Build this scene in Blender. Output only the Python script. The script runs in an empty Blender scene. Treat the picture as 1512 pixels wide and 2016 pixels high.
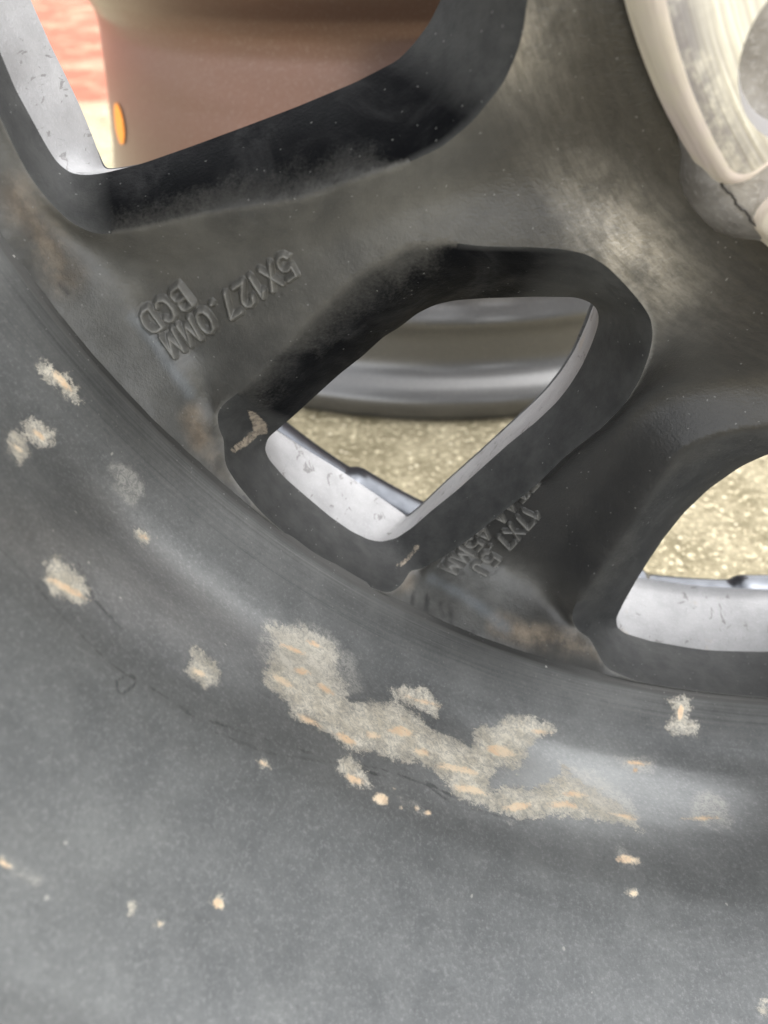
import bpy, math
import numpy as np
from mathutils import Matrix, Vector
from mathutils.geometry import delaunay_2d_cdt

# ------------------------------------------------------------------ camera, sky, sun, exposure
# wheel frame (mm): X right, Y up, Z inboard (towards the camera); world = (X, -Z, Y) / 1000
W = np.array([[0.998711, 0.0, -0.050751], [-0.031859, -0.778414, -0.626942], [-0.039505, 0.627751, -0.777411]])
CAM = np.array([-105.125, -17.609, 133.306]); F = 1550.0
scene = bpy.context.scene
C = scene.collection
def to_world(p):
    p = np.asarray(p, float); return np.stack([p[..., 0], -p[..., 2], p[..., 1]], -1) * 0.001
cam = bpy.data.objects.new('camera', bpy.data.cameras.new('camera')); C.objects.link(cam); scene.camera = cam
ax = [to_world(W @ np.array(v, float)) * 1000 for v in ((1, 0, 0), (0, -1, 0), (0, 0, -1))]
M = Matrix.Identity(4)
for i in range(3):
    for j in range(3): M[j][i] = float(ax[i][j])
M.translation = Vector(to_world(CAM).tolist())
cam.matrix_world = M
cam.data.sensor_fit = 'VERTICAL'; cam.data.sensor_height = 24; cam.data.lens = 24 * F / 2016
cam.data.clip_start = 0.005; cam.data.clip_end = 200
cam.data.dof.use_dof = True; cam.data.dof.focus_distance = 0.166; cam.data.dof.aperture_fstop = cam.data.lens / 1.7

SUN_EL, SUN_AZ = math.radians(60), math.radians(48)      # azimuth clockwise from +Y (the way the camera looks)
world = bpy.data.worlds.new('World'); scene.world = world; world.use_nodes = True
wn = world.node_tree.nodes; wl = world.node_tree.links
sky = wn.new('ShaderNodeTexSky'); sky.sky_type = 'NISHITA'; sky.sun_disc = False
sky.sun_elevation = SUN_EL; sky.sun_rotation = SUN_AZ; sky.air_density = 1.0; sky.dust_density = 2.0; sky.ozone_density = 1.0
hs = wn.new('ShaderNodeHueSaturation'); hs.inputs['Saturation'].default_value = 0.08
wl.new(sky.outputs[0], hs.inputs['Color'])
bg = wn['Background']; bg.inputs[1].default_value = 0.15; wl.new(hs.outputs[0], bg.inputs[0])
sun = bpy.data.objects.new('sun', bpy.data.lights.new('sun', 'SUN')); C.objects.link(sun)
sun.data.energy = 0.6; sun.data.angle = math.radians(85); sun.data.color = (1, 0.96, 0.9)
sd = Vector((math.sin(SUN_AZ) * math.cos(SUN_EL), math.cos(SUN_AZ) * math.cos(SUN_EL), math.sin(SUN_EL)))
sun.rotation_euler = sd.to_track_quat('Z', 'Y').to_euler(); sun.location = sd * 3
scene.view_settings.view_transform = 'Standard'; scene.view_settings.look = 'None'; scene.view_settings.gamma = 1
scene.view_settings.exposure = 2.3

# ------------------------------------------------------------------ helpers: pixels (1512 x 2016 photograph) <-> wheel frame
def at(px, py, z):
    d = W @ np.array([(px - 756) / F, (py - 1008) / F, 1.0]); return CAM + d * ((z - CAM[2]) / d[2])
def proj(P):
    c = (np.asarray(P, float) - CAM) @ W
    zc = np.where(c[:, 2] > 5, c[:, 2], np.nan)
    q = np.stack([c[:, 0] / zc * F + 756, c[:, 1] / zc * F + 1008], 1)
    return np.where(np.isnan(q), -1e5, q)
def z_near(r): return -3 - 8.5 * np.clip((r - 100) / 85, -.1, 1)       # spokes fall away outboard towards the rim
def P(pts, zf):
    out = []
    for p in pts:
        if len(p) == 3:                                            # polar (angle, radius, None)
            a = math.radians(p[0]); out.append((p[1] * math.cos(a), p[1] * math.sin(a))); continue
        z = -10.
        for _ in range(6):
            q = at(p[0], p[1], z); z = zf(math.hypot(q[0], q[1]))
        out.append((q[0], q[1]))
    return np.array(out)
def resample(pl, n):
    pl = np.asarray(pl, float); s = np.r_[0, np.cumsum(np.linalg.norm(np.diff(pl, axis=0), axis=1))]
    t = np.linspace(0, s[-1], n); return np.stack([np.interp(t, s, pl[:, i]) for i in range(pl.shape[1])], 1)
def smooth(pl, closed, it=6):
    pl = pl.copy()
    for _ in range(it):
        q = (np.roll(pl, 1, 0) + 2 * pl + np.roll(pl, -1, 0)) / 4
        if not closed: q[0] = pl[0]; q[-1] = pl[-1]
        pl = q
    return pl
def seg_dist(pts, pl, closed=False):
    A = pl if not closed else pl; B = np.roll(pl, -1, 0)
    if not closed: A, B = pl[:-1], pl[1:]
    best = np.full(len(pts), 1e9)
    for a, b in zip(A, B):
        ab = b - a; L = ab @ ab + 1e-12
        t = np.clip(((pts - a) @ ab) / L, 0, 1); e = pts - a - t[:, None] * ab
        best = np.minimum(best, (e * e).sum(1))
    return np.sqrt(best)
def inside(pts, poly):
    x, y = pts[:, 0], pts[:, 1]; c = np.zeros(len(pts), bool)
    for (x0, y0), (x1, y1) in zip(poly, np.roll(poly, -1, 0)):
        if y0 == y1: continue
        m = ((y0 > y) != (y1 > y)) & (x < (x1 - x0) * (y - y0) / (y1 - y0) + x0); c ^= m
    return c
def sdf(pts, poly):                                                   # positive inside
    poly = np.array(poly, float); lo, hi = poly.min(0) - 60, poly.max(0) + 60
    m = ((pts > lo) & (pts < hi)).all(1); out = np.full(len(pts), -60.)
    if m.any():
        p = pts[m]; d = seg_dist(p, poly, True); out[m] = np.where(inside(p, poly), d, -d)
    return out
def sstep(a, b, x): t = np.clip((x - a) / (b - a), 0, 1); return t * t * (3 - 2 * t)
def smax(a, b, k): h = np.clip(.5 + .5 * (a - b) / k, 0, 1); return b + (a - b) * h + k * h * (1 - h)
def smin(a, b, k): return -smax(-a, -b, k)

def good(vv, tri):                                                     # drop slivers
    a, b, c = vv[tri[:, 0]], vv[tri[:, 1]], vv[tri[:, 2]]
    ar = abs((b[:, 0] - a[:, 0]) * (c[:, 1] - a[:, 1]) - (b[:, 1] - a[:, 1]) * (c[:, 0] - a[:, 0])); L = np.max([np.linalg.norm(p - q, axis=1) for p, q in ((a, b), (b, c), (c, a))], axis=0)
    return ar / L > .012 * L
def mesh(name, verts, faces, attrs=None, sm=True, raw=False):
    me = bpy.data.meshes.new(name)
    v = np.asarray(verts, float); v = v if raw else to_world(v)
    if isinstance(faces, np.ndarray):
        k = faces.shape[1]; me.vertices.add(len(v)); me.vertices.foreach_set('co', v.ravel())
        me.loops.add(faces.size); me.loops.foreach_set('vertex_index', faces.ravel().astype(np.int32))
        me.polygons.add(len(faces)); me.polygons.foreach_set('loop_start', np.arange(0, faces.size, k, dtype=np.int32))
        me.update(calc_edges=True)
    else:
        me.from_pydata(v.tolist(), [], faces)
    if sm: me.polygons.foreach_set('use_smooth', np.ones(len(me.polygons), bool))
    for k, a in (attrs or {}).items():
        t = me.attributes.new(k, 'FLOAT', 'POINT'); t.data.foreach_set('value', np.asarray(a, np.float32))
    me.validate(); me.update(); return me
def obj(name, me, mat=None, parent=None):
    o = bpy.data.objects.new(name, me); C.objects.link(o)
    if mat and not me.materials: me.materials.append(mat)
    if parent: o.parent = parent; o.location = (0, 0, HUB)
    return o
HUB = 0.2261                                                        # hub axis above the ground
def grid_faces(n, m, wrap=False):                                     # n rows of m
    i = np.arange(n - 1)[:, None]; j = np.arange(m if wrap else m - 1)[None, :]; k = (j + 1) % m
    return np.stack([i * m + j, i * m + k, (i + 1) * m + k, (i + 1) * m + j], -1).reshape(-1, 4)

# ------------------------------------------------------------------ materials
class NT:
    def __init__(s, name):
        s.m = bpy.data.materials.new(name); s.m.use_nodes = True; s.t = s.m.node_tree; s.b = s.t.nodes['Principled BSDF']
        tc = s.t.nodes.new('ShaderNodeTexCoord'); s.co = tc.outputs['Object']
    def put(s, node, i, v):
        if v is None: return
        if isinstance(v, bpy.types.NodeSocket): s.t.links.new(v, node.inputs[i])
        else:
            sock = node.inputs[i]
            if sock.type == 'RGBA' and len(v) == 3: v = (*v, 1)
            sock.default_value = v
    def noise(s, scale, detail=4, rough=.55, dist=0, co=None, out=0):
        n = s.t.nodes.new('ShaderNodeTexNoise'); s.put(n, 'Vector', co or s.co); s.put(n, 'Scale', scale); s.put(n, 'Detail', detail)
        s.put(n, 'Roughness', rough); s.put(n, 'Distortion', dist); return n.outputs[out]
    def vor(s, scale, co=None, feat='F1', out='Distance', rnd=1):
        n = s.t.nodes.new('ShaderNodeTexVoronoi'); n.feature = feat; s.put(n, 'Vector', co or s.co); s.put(n, 'Scale', scale); s.put(n, 'Randomness', rnd); return n.outputs[out]
    def speck(s, scale, size, pick, co=None):
        n = s.t.nodes.new('ShaderNodeTexVoronoi'); s.put(n, 'Vector', s.warp(scale * 2.3, .35 / scale)); s.put(n, 'Scale', scale)
        o = s.sep(n.outputs['Color']); return s.math('MULTIPLY', s.rng(n.outputs['Distance'], size, size * .6), s.math('GREATER_THAN', o[0], pick))
    def warp(s, scale, amt):
        v = s.t.nodes.new('ShaderNodeVectorMath'); v.operation = 'MULTIPLY_ADD'; s.put(v, 0, s.noise(scale, 2, .5, out=1)); v.inputs[1].default_value = (amt,) * 3; s.put(v, 2, s.co); return v.outputs[0]
    def attr(s, name): n = s.t.nodes.new('ShaderNodeAttribute'); n.attribute_name = name; return n.outputs['Fac']
    def math(s, op, a, b=None, c=None):
        n = s.t.nodes.new('ShaderNodeMath'); n.operation = op; s.put(n, 0, a); s.put(n, 1, b); s.put(n, 2, c); return n.outputs[0]
    def rng(s, v, a, b, c=0., d=1., smooth=True):
        n = s.t.nodes.new('ShaderNodeMapRange'); n.interpolation_type = 'SMOOTHSTEP' if smooth else 'LINEAR'
        for i, q in enumerate((v, a, b, c, d)): s.put(n, i, q)
        return n.outputs[0]
    def mix(s, f, a, b):
        n = s.t.nodes.new('ShaderNodeMix'); n.data_type = 'RGBA'; s.put(n, 0, f); s.put(n, 6, a); s.put(n, 7, b); return n.outputs[2]
    def mixf(s, f, a, b):
        n = s.t.nodes.new('ShaderNodeMix'); n.data_type = 'FLOAT'; s.put(n, 0, f); s.put(n, 2, a); s.put(n, 3, b); return n.outputs[0]
    def mapping(s, scale=(1, 1, 1), co=None):
        n = s.t.nodes.new('ShaderNodeMapping'); s.put(n, 'Vector', co or s.co); n.inputs['Scale'].default_value = scale; return n.outputs[0]
    def sep(s, co=None): n = s.t.nodes.new('ShaderNodeSeparateXYZ'); s.put(n, 0, co or s.co); return n.outputs
    def comb(s, x, y, z): n = s.t.nodes.new('ShaderNodeCombineXYZ'); s.put(n, 0, x); s.put(n, 1, y); s.put(n, 2, z); return n.outputs[0]
    def polar(s, zs=1., rs=1., as_=1.):                                # (angle, radius, axial) coordinates round the wheel's axle
        o = s.sep(); a = s.math('ARCTAN2', o[2], o[0])
        r = s.math('SQRT', s.math('ADD', s.math('MULTIPLY', o[0], o[0]), s.math('MULTIPLY', o[2], o[2])))
        return s.comb(s.math('MULTIPLY', a, as_), s.math('MULTIPLY', r, rs), s.math('MULTIPLY', o[1], zs))
    def bump(s, h, strength, dist):
        n = s.t.nodes.new('ShaderNodeBump'); s.put(n, 'Strength', strength); s.put(n, 'Distance', dist); s.put(n, 'Height', h)
        if s.b.inputs['Normal'].links: s.t.links.new(s.b.inputs['Normal'].links[0].from_socket, n.inputs['Normal'])
        s.put(s.b, 'Normal', n.outputs[0])
    def bsdf(s, **k):
        for a, v in k.items(): s.put(s.b, a.replace('_', ' '), v)
        return s.m

def mat_barrel():
    n = NT('grey_barrel_paint')
    big = n.noise(22, 5, .6); mid = n.noise(140, 5, .65); fine = n.noise(1150, 3, .8)
    base = n.mix(n.rng(mid, .3, .7), (.175, .182, .185), (.222, .229, .231))
    base = n.mix(n.rng(big, .42, .68, 0, .28), base, (.34, .347, .34))
    base = n.mix(n.rng(fine, .48, .75, 0, .38), base, (.46, .465, .46))
    base = n.mix(n.rng(fine, .47, .25, 0, .38), base, (.12, .124, .126))
    hd = n.noise(90, 3, .6)
    # bright lathe streaks beside the spokes
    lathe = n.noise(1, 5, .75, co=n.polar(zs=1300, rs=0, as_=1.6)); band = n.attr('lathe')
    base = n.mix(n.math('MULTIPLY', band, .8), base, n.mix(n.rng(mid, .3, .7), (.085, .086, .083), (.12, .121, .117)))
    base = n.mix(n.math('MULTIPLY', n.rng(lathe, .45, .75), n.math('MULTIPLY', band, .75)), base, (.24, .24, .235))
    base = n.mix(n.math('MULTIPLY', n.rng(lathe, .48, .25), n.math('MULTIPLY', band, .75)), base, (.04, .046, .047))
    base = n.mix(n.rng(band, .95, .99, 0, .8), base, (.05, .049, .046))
    # water-run lines
    ln = n.math('ADD', n.attr('run'), n.math('MULTIPLY', n.math('SUBTRACT', n.noise(230, 4, .7), .5), 1.6))
    base = n.mix(n.math('MULTIPLY', n.rng(ln, .36, .0), n.rng(hd, .35, .6, .15, .6)), base, (.045, .047, .05))
    # dried mineral stains: halo, faint halo, peach core
    jag = n.noise(1100, 6, .78, .8); jag2 = n.noise(330, 4, .6)
    def mask(at_, amp, lo, hi):
        v = n.math('ADD', n.attr(at_), n.math('ADD', n.math('MULTIPLY', n.math('SUBTRACT', jag, .5), amp), n.math('MULTIPLY', n.math('SUBTRACT', jag2, .5), amp * .9)))
        return n.rng(v, lo, hi)
    tex = n.noise(1300, 4, .75)
    lace = n.noise(760, 6, .85, 1.2); sv = n.math('ADD', n.attr('stain'), n.math('ADD', n.math('MULTIPLY', n.math('SUBTRACT', jag, .5), 5.5), n.math('MULTIPLY', n.math('SUBTRACT', jag2, .5), 3.4)))
    st = n.math('MULTIPLY', n.rng(sv, -.35, .35), n.rng(lace, .38, .6, .22, .74)); st = n.math('MINIMUM', n.math('ADD', st, n.rng(sv, .4, 3., 0, .22)), .92)
    scol = n.mix(n.rng(n.noise(300, 3), .35, .65), (.66, .60, .485), (.86, .80, .675))
    base = n.mix(st, base, scol)
    fa = n.math('MULTIPLY', mask('faint', 4.5, -.3, 1.4), n.rng(lace, .38, .62, .05, .5)); base = n.mix(fa, base, (.58, .56, .51))
    co = n.math('MULTIPLY', mask('core', 1.5, -.2, .45), n.rng(lace, .3, .55, .6, 1.)); base = n.mix(co, base, n.mix(n.rng(n.noise(140, 3), .4, .6), (.82, .60, .39), (.90, .74, .54)))
    # loose specks of grit
    sp = n.speck(220, .085, .82); base = n.mix(n.math('MULTIPLY', sp, .7), base, (.55, .54, .5)); sp = n.speck(900, .2, .8); base = n.mix(n.math('MULTIPLY', sp, .4), base, (.36, .36, .35))
    ro = n.mixf(n.math('MAXIMUM', st, co), n.math('ADD', n.rng(big, .3, .7, .43, .49), n.math('ADD', n.math('MULTIPLY', band, .14), n.rng(band, .97, 1., 0, .3))), .85)
    n.bump(fine, .06, .0005); n.bump(mid, .05, .0015); n.bump(n.math('ADD', st, co), .08, .0001)
    return n.bsdf(Base_Color=base, Roughness=ro, Metallic=n.mixf(n.math('MAXIMUM', n.math('MAXIMUM', st, co), n.math('MAXIMUM', fa, n.rng(band, .95, .99))), .62, 0.), Specular_IOR_Level=.8)

def mat_cast():
    n = NT('dusty_cast_paint')
    big = n.noise(35, 5, .6, .4); mid = n.noise(170, 5, .65); fine = n.noise(1600, 3, .7); wall = n.attr('wall')
    base = n.mix(n.rng(mid, .3, .72), (.034, .0345, .034), (.054, .054, .0515))
    base = n.mix(n.rng(big, .4, .7, 0, .6), base, (.078, .077, .071))
    base = n.mix(n.rng(fine, .5, .8, 0, .4), base, (.10, .098, .09))
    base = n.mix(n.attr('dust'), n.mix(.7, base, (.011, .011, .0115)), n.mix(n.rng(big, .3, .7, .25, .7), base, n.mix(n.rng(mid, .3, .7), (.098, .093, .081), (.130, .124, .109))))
    hub = n.attr('hubdust'); sheen = n.math('MULTIPLY', n.attr('burnish'), n.rng(n.noise(130, 5, .7), .3, .62, .25, 1))                                            # brown dust near the hub; reflected sheen painted into the colour
    brush = n.noise(1, 4, .75, co=n.polar(zs=60, rs=900, as_=20))
    base = n.mix(n.math('MULTIPLY', hub, n.rng(big, .25, .75, .35, .9)), base, n.mix(n.rng(brush, .3, .7), (.019, .0165, .013), (.039, .034, .027)))
    base = n.mix(n.math('MULTIPLY', sheen, .8), base, n.mix(n.rng(brush, .3, .7), (.24, .225, .195), (.46, .43, .38)))
    base = n.mix(n.math('MULTIPLY', n.attr('ringdust'), n.rng(n.noise(60, 5, .7), .3, .65, .45, .95)), base, n.mix(n.rng(mid, .3, .7), (.085, .086, .083), (.125, .125, .12)))
    rust = n.math('MULTIPLY', n.attr('rust'), n.rng(n.noise(120, 5, .7), .3, .6, .1, 1))
    base = n.mix(rust, base, n.mix(n.rng(mid, .35, .65), (.13, .105, .08), (.25, .205, .155)))
    # bare black flanks of the windows, broken up by dust
    wv = n.math('ADD', wall, n.math('MULTIPLY', n.math('SUBTRACT', n.noise(80, 6, .7, .5), .5), .95)); wv = n.math('ADD', wv, n.math('MULTIPLY', n.math('SUBTRACT', fine, .5), .45))
    wm = n.rng(wv, .30, .85)
    blk = n.mix(n.rng(n.noise(60, 5, .65, .8), .45, .75), (.004, .0045, .0055), (.026, .0265, .0275))
    blk = n.mix(n.attr('grime'), n.mix(n.rng(mid, .3, .7), (.056, .0575, .0575), (.09, .091, .089)), blk)
    base = n.mix(wm, base, blk)
    sc = n.rng(n.math('ADD', n.attr('scrape'), n.math('MULTIPLY', n.math('SUBTRACT', n.noise(200, 4), .5), .9)), .15, 1.1)
    base = n.mix(n.math('MULTIPLY', sc, .5), base, (.17, .19, .21))  # bluish light caught along the ledges, painted into the colour
    base = n.mix(n.math('MULTIPLY', n.attr('worn'), n.rng(n.noise(250, 4), .3, .6, .25, .6)), base, (.23, .226, .21))  # painted highlight on the letter tops, edge wear along the crests
    base = n.mix(n.math('MULTIPLY', n.rng(n.math('ADD', n.attr('smudge'), n.math('MULTIPLY', n.math('SUBTRACT', n.noise(420, 4), .5), 1.2)), .2, 1.1), .6), base, (.018, .018, .019))
    tv = n.rng(n.math('ADD', n.attr('tstain'), n.math('MULTIPLY', n.math('SUBTRACT', n.noise(700, 4, .7), .5), 1.4)), -.1, .25); base = n.mix(n.math('MULTIPLY', tv, n.rng(n.noise(600, 4, .7), .35, .6, .35, .9)), base, (.34, .29, .23))
    sp = n.speck(240, .055, .82); base = n.mix(n.math('MULTIPLY', sp, .4), base, (.4, .4, .38)); sp = n.speck(700, .16, .8); base = n.mix(n.math('MULTIPLY', sp, .35), base, (.3, .3, .29))
    ro = n.mixf(wm, n.mixf(hub, n.rng(big, .3, .7, .32, .40), .32), n.rng(mid, .3, .7, .6, .75))
    n.bump(fine, .22, .0006); n.bump(mid, .10, .002); n.bump(big, .05, .006)
    return n.bsdf(Base_Color=base, Roughness=ro, Metallic=n.math('MAXIMUM', n.math('MULTIPLY', hub, .12), n.math('MULTIPLY', sheen, .65)), Specular_IOR_Level=n.mixf(wm, .45, .07))

def mat_silver():
    n = NT('silver_paint')
    mid = n.noise(120, 5, .6); fine = n.noise(1700, 3, .7)
    base = n.mix(n.rng(mid, .3, .7), (.20, .20, .204), (.25, .25, .254))
    dn = n.noise(160, 4, .6, 1.2, co=n.mapping((1, 1, 2.5)))
    base = n.mix(n.rng(dn, .61, .65, 0, .8), base, (.10, .095, .095))
    base = n.mix(n.rng(n.noise(75, 4, .6), .62, .72, 0, .6), base, (.26, .225, .185))
    base = n.mix(n.rng(fine, .5, .75, 0, .3), base, (.36, .36, .365))
    n.bump(fine, .2, .0005)
    return n.bsdf(Base_Color=base, Roughness=.5, Metallic=.3)

def mat_machined():
    n = NT('machined_aluminium')
    ring = n.noise(1, 2, .5, co=n.polar(zs=0, rs=1500, as_=3)); big = n.noise(60, 4, .6); dirt = n.noise(220, 4, .7)
    base = n.mix(n.rng(ring, .35, .65), (.64, .62, .56), (.90, .88, .79))
    base = n.mix(n.rng(big, .45, .7, 0, .5), base, (.50, .47, .44))
    edge = n.attr('edge')
    base = n.mix(n.math('MULTIPLY', edge, n.rng(dirt, .3, .6, .3, .9)), base, (.20, .19, .21))
    n.bump(ring, .25, .0006)
    return n.bsdf(Base_Color=base, Roughness=.36, Metallic=.75)
def mat_padside():
    n = NT('oxidised_pad_side')
    big = n.noise(70, 4, .6); st = n.noise(1, 3, .6, co=n.polar(zs=700, rs=300, as_=8))
    base = n.mix(n.rng(big, .35, .65), (.92, .80, .74), (.94, .86, .70)); base = n.mix(n.rng(st, .4, .7, 0, .3), base, (.42, .33, .25))
    return n.bsdf(Base_Color=base, Roughness=.4, Metallic=0.)
def mat_boss():
    n = NT('rough_cast_aluminium')
    big = n.noise(110, 5, .6); fine = n.noise(900, 4, .7)
    base = n.mix(n.rng(big, .3, .7), (.22, .205, .185), (.42, .40, .38)); base = n.mix(n.rng(fine, .5, .75, 0, .5), base, (.6, .58, .56))
    n.bump(fine, .3, .001)
    return n.bsdf(Base_Color=base, Roughness=.45, Metallic=.5)
def mat_lip():
    n = NT('gloss_black_lip'); f = n.noise(300, 3)
    return n.bsdf(Base_Color=n.mix(n.rng(f, .3, .7), (.05, .054, .062), (.07, .075, .085)), Roughness=.2, Metallic=.8)
def mat_rim_outside():
    n = NT('brown_silver_rim_paint')
    big = n.noise(9, 4, .6); fine = n.noise(900, 3, .6); h = n.sep()[1]
    reflect_tint = n.math('MULTIPLY', n.rng(h, -.105, -.05), n.rng(big, .25, .75, .75, 1))  # ruddy reflection painted into the colour of the upper barrel
    base = n.mix(reflect_tint, (.13, .13, .13), (.15, .088, .07)); base = n.mix(n.rng(fine, .5, .8, 0, .2), base, (.4, .38, .36))
    return n.bsdf(Base_Color=base, Roughness=n.rng(big, .3, .7, .27, .34), Metallic=.7)
def mat_plain(name, col, ro):
    n = NT(name); f = n.noise(400, 3)
    return n.bsdf(Base_Color=n.mix(n.rng(f, .3, .7), tuple(c * .88 for c in col), col), Roughness=ro)
def mat_ground():
    n = NT('weathered_concrete')
    big = n.noise(7, 5, .6); mid = n.noise(55, 5, .65); fine = n.noise(320, 4, .7); gr = n.vor(120)
    base = n.mix(n.rng(mid, .3, .7), (.16, .138, .085), (.33, .29, .195)); base = n.mix(n.rng(big, .35, .7, 0, .6), base, (.35, .31, .22))
    base = n.mix(n.rng(fine, .53, .66, 0, .85), base, (.70, .62, .44)); base = n.mix(n.rng(fine, .47, .33, 0, .7), base, (.10, .085, .055))
    base = n.mix(n.rng(gr, .16, .08, 0, .7), base, (.72, .65, .49))
    o = n.sep(); edge = n.math('ADD', o[1], n.math('MULTIPLY', n.noise(3.2, 5, .65), .9))         # worn red floor paint further off
    edge = n.math('SUBTRACT', edge, n.math('MULTIPLY', o[0], .10))
    red = n.math('MULTIPLY', n.rng(edge, 1.40, 1.55), n.rng(n.noise(11, 6, .75, .6), .34, .55, .2, .95)); base = n.mix(red, base, (.27, .085, .055))
    n.bump(mid, .5, .006); n.bump(fine, .4, .002)
    return n.bsdf(Base_Color=base, Roughness=.95, Specular_IOR_Level=.1)

MB, MC, MS, MM, MP, MBO, ML = mat_barrel(), mat_cast(), mat_silver(), mat_machined(), mat_padside(), mat_boss(), mat_lip()

# ------------------------------------------------------------------ ground
gm = mesh('ground', [(-60, -60, 0), (60, -60, 0), (60, 60, 0), (-60, 60, 0)], [[0, 1, 2, 3]], raw=True)
g = obj('ground', gm, mat_ground()); g.location.z = -HUB; g['kind'] = 'structure'

# ------------------------------------------------------------------ the wheel seen from its inboard side
wheel = bpy.data.objects.new('alloy_wheel', None); C.objects.link(wheel); wheel.location = (0, 0, -HUB)
wheel['label'] = 'stained grey and black alloy wheel standing upright, its spokes cast with size lettering'; wheel['category'] = 'wheel'; wheel['group'] = 'bare alloy wheels'

# --- barrel: closed lathe, inner face first. (z, R)
inner = [(-3.2, 190.9), (-0.5, 190.25), (0, 190.1), (.5, 190.35), (2.2, 190.8), (4.2, 191.3), (7, 192), (11, 193.4), (15, 194.9), (19, 195.5), (23, 195.2), (27, 194.3), (32, 192.9), (38, 191.5), (44, 190.7), (49, 190.5), (54, 191.0), (61, 192.7), (78, 197.4), (95, 201.6), (115, 205), (132, 207.5), (141, 209.5), (147, 213), (150.5, 217), (152, 219)]
outer = [(152.2, 221), (149, 223.8), (143, 225.6), (139, 225.2), (135, 221.5), (131.5, 216.2), (128.5, 213.6), (124, 212.6), (112, 212.4), (108.5, 213.4), (105.5, 214.6), (102, 213.6), (97, 211.2), (60, 204.5), (24, 199.8), (0, 197.4), (-7, 197.6), (-13, 200.5), (-22, 209), (-28, 212.5), (-46, 212.8), (-51, 215), (-55, 221), (-59, 225.5), (-62.5, 226), (-64.5, 224), (-65, 218), (-63, 208), (-57, 203.2), (-46, 200.8), (-40, 197.2), (-37.5, 196.4), (-30, 196.3), (-10, 195.8), (-3.6, 193.5)]
def refine(pl, hi):
    pl = np.array(pl, float); t = np.r_[0, np.cumsum(np.linalg.norm(np.diff(pl, axis=0), axis=1))]
    s = np.arange(0, t[-1], hi); q = np.stack([np.interp(s, t, pl[:, i]) for i in range(2)], 1)
    for _ in range(int(5 / hi)): q[1:-1] = (q[:-2] + 2 * q[1:-1] + q[2:]) / 4
    return q
edge_rows = np.array(inner[:5], float)
fin = refine(inner[4:], .45); fine_end = np.searchsorted(fin[:, 0], 112)
prof = np.vstack([edge_rows[:4], fin[:fine_end], fin[fine_end::5], refine(outer, 1.0)])
ang = np.unique(np.round(np.r_[np.arange(-178, -82, .135), np.arange(-82, 182, 1.5)], 4))
T, I = np.meshgrid(np.radians(ang), np.arange(len(prof))); R = prof[I, 1]; Zc = prof[I, 0]
# slight hand-cast waviness, so reflections are not perfect circles
wav = .10 * np.sin(T * 3 + Zc * .05) + .06 * np.sin(T * 11 + 1.3 + Zc * .09)
Rw = R + wav * sstep(4, 20, Zc)
V = np.stack([Rw * np.cos(T), Rw * np.sin(T), Zc], -1).reshape(-1, 3)
nr = len(prof); vis = (V[:, 2] > -4) & (I.ravel() < 4 + fine_end)
px = np.full((len(V), 2), -1e5); px[vis] = proj(V[vis])

stains = [
 [(525,1235),(560,1228),(600,1238),(640,1255),(668,1285),(660,1310),(672,1335),(685,1365),(690,1385),(730,1380),(780,1380),(810,1395),(830,1415),(850,1440),(880,1450),(925,1470),(935,1455),(935,1435),(950,1428),(975,1432),(985,1420),(1000,1410),(1030,1410),(1070,1420),(1100,1437),(1060,1452),(1040,1480),(1030,1500),(1015,1520),(995,1508),(975,1512),(968,1530),(960,1550),(975,1556),(1000,1545),(1040,1560),(1070,1545),(1095,1530),(1110,1510),(1130,1525),(1150,1545),(1200,1568),(1225,1588),(1245,1605),(1265,1635),(1240,1625),(1200,1620),(1160,1612),(1120,1608),(1080,1603),(1040,1612),(1000,1605),(960,1590),(920,1580),(890,1560),(870,1530),(850,1510),(820,1500),(790,1495),(760,1490),(735,1475),(715,1490),(690,1475),(660,1455),(640,1440),(615,1425),(585,1415),(570,1400),(560,1380),(545,1365),(525,1355),(520,1330),(530,1300),(540,1270)],
 [(770,1355),(800,1350),(840,1355),(865,1385),(860,1410),(845,1408),(830,1400),(800,1390),(780,1375)],
 [(90,1100),(110,1090),(135,1110),(160,1130),(175,1160),(170,1185),(150,1190),(120,1175),(95,1160),(78,1138),(95,1125)],
 [(380,1270),(400,1285),(425,1305),(437,1325),(430,1350),(400,1352),(385,1335),(362,1322),(375,1305)],
 [(75,705),(95,715),(115,735),(135,735),(150,760),(163,790),(145,792),(125,780),(110,755),(90,745),(70,730)],
 [(40,830),(60,820),(85,830),(105,850),(105,872),(80,880),(60,870),(45,850)], [(10,850),(30,845),(50,865),(60,895),(40,912),(20,890)],
 [(670,1495),(690,1490),(715,1510),(730,1540),(725,1552),(700,1545),(680,1530),(655,1520)], [(265,1045),(285,1045),(300,1060),(285,1072),(270,1062)],
 [(505,1495),(520,1497),(532,1510),(518,1512)], [(410,1775),(428,1772),(432,1760),(442,1775),(440,1792),(428,1788)], [(305,1818),(312,1810),(322,1816),(318,1826),(308,1826)], [(248,1785),(256,1776),(264,1784),(256,1796)],
 [(1236,1755),(1248,1752),(1256,1762),(1246,1768)], [(1490,1970),(1512,1965),(1512,2000),(1500,1995)], [(1315,1375),(1360,1375),(1360,1390),(1352,1415),(1380,1425),(1370,1445),(1330,1445),(1305,1430),(1325,1415),(1328,1395)]]
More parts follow.
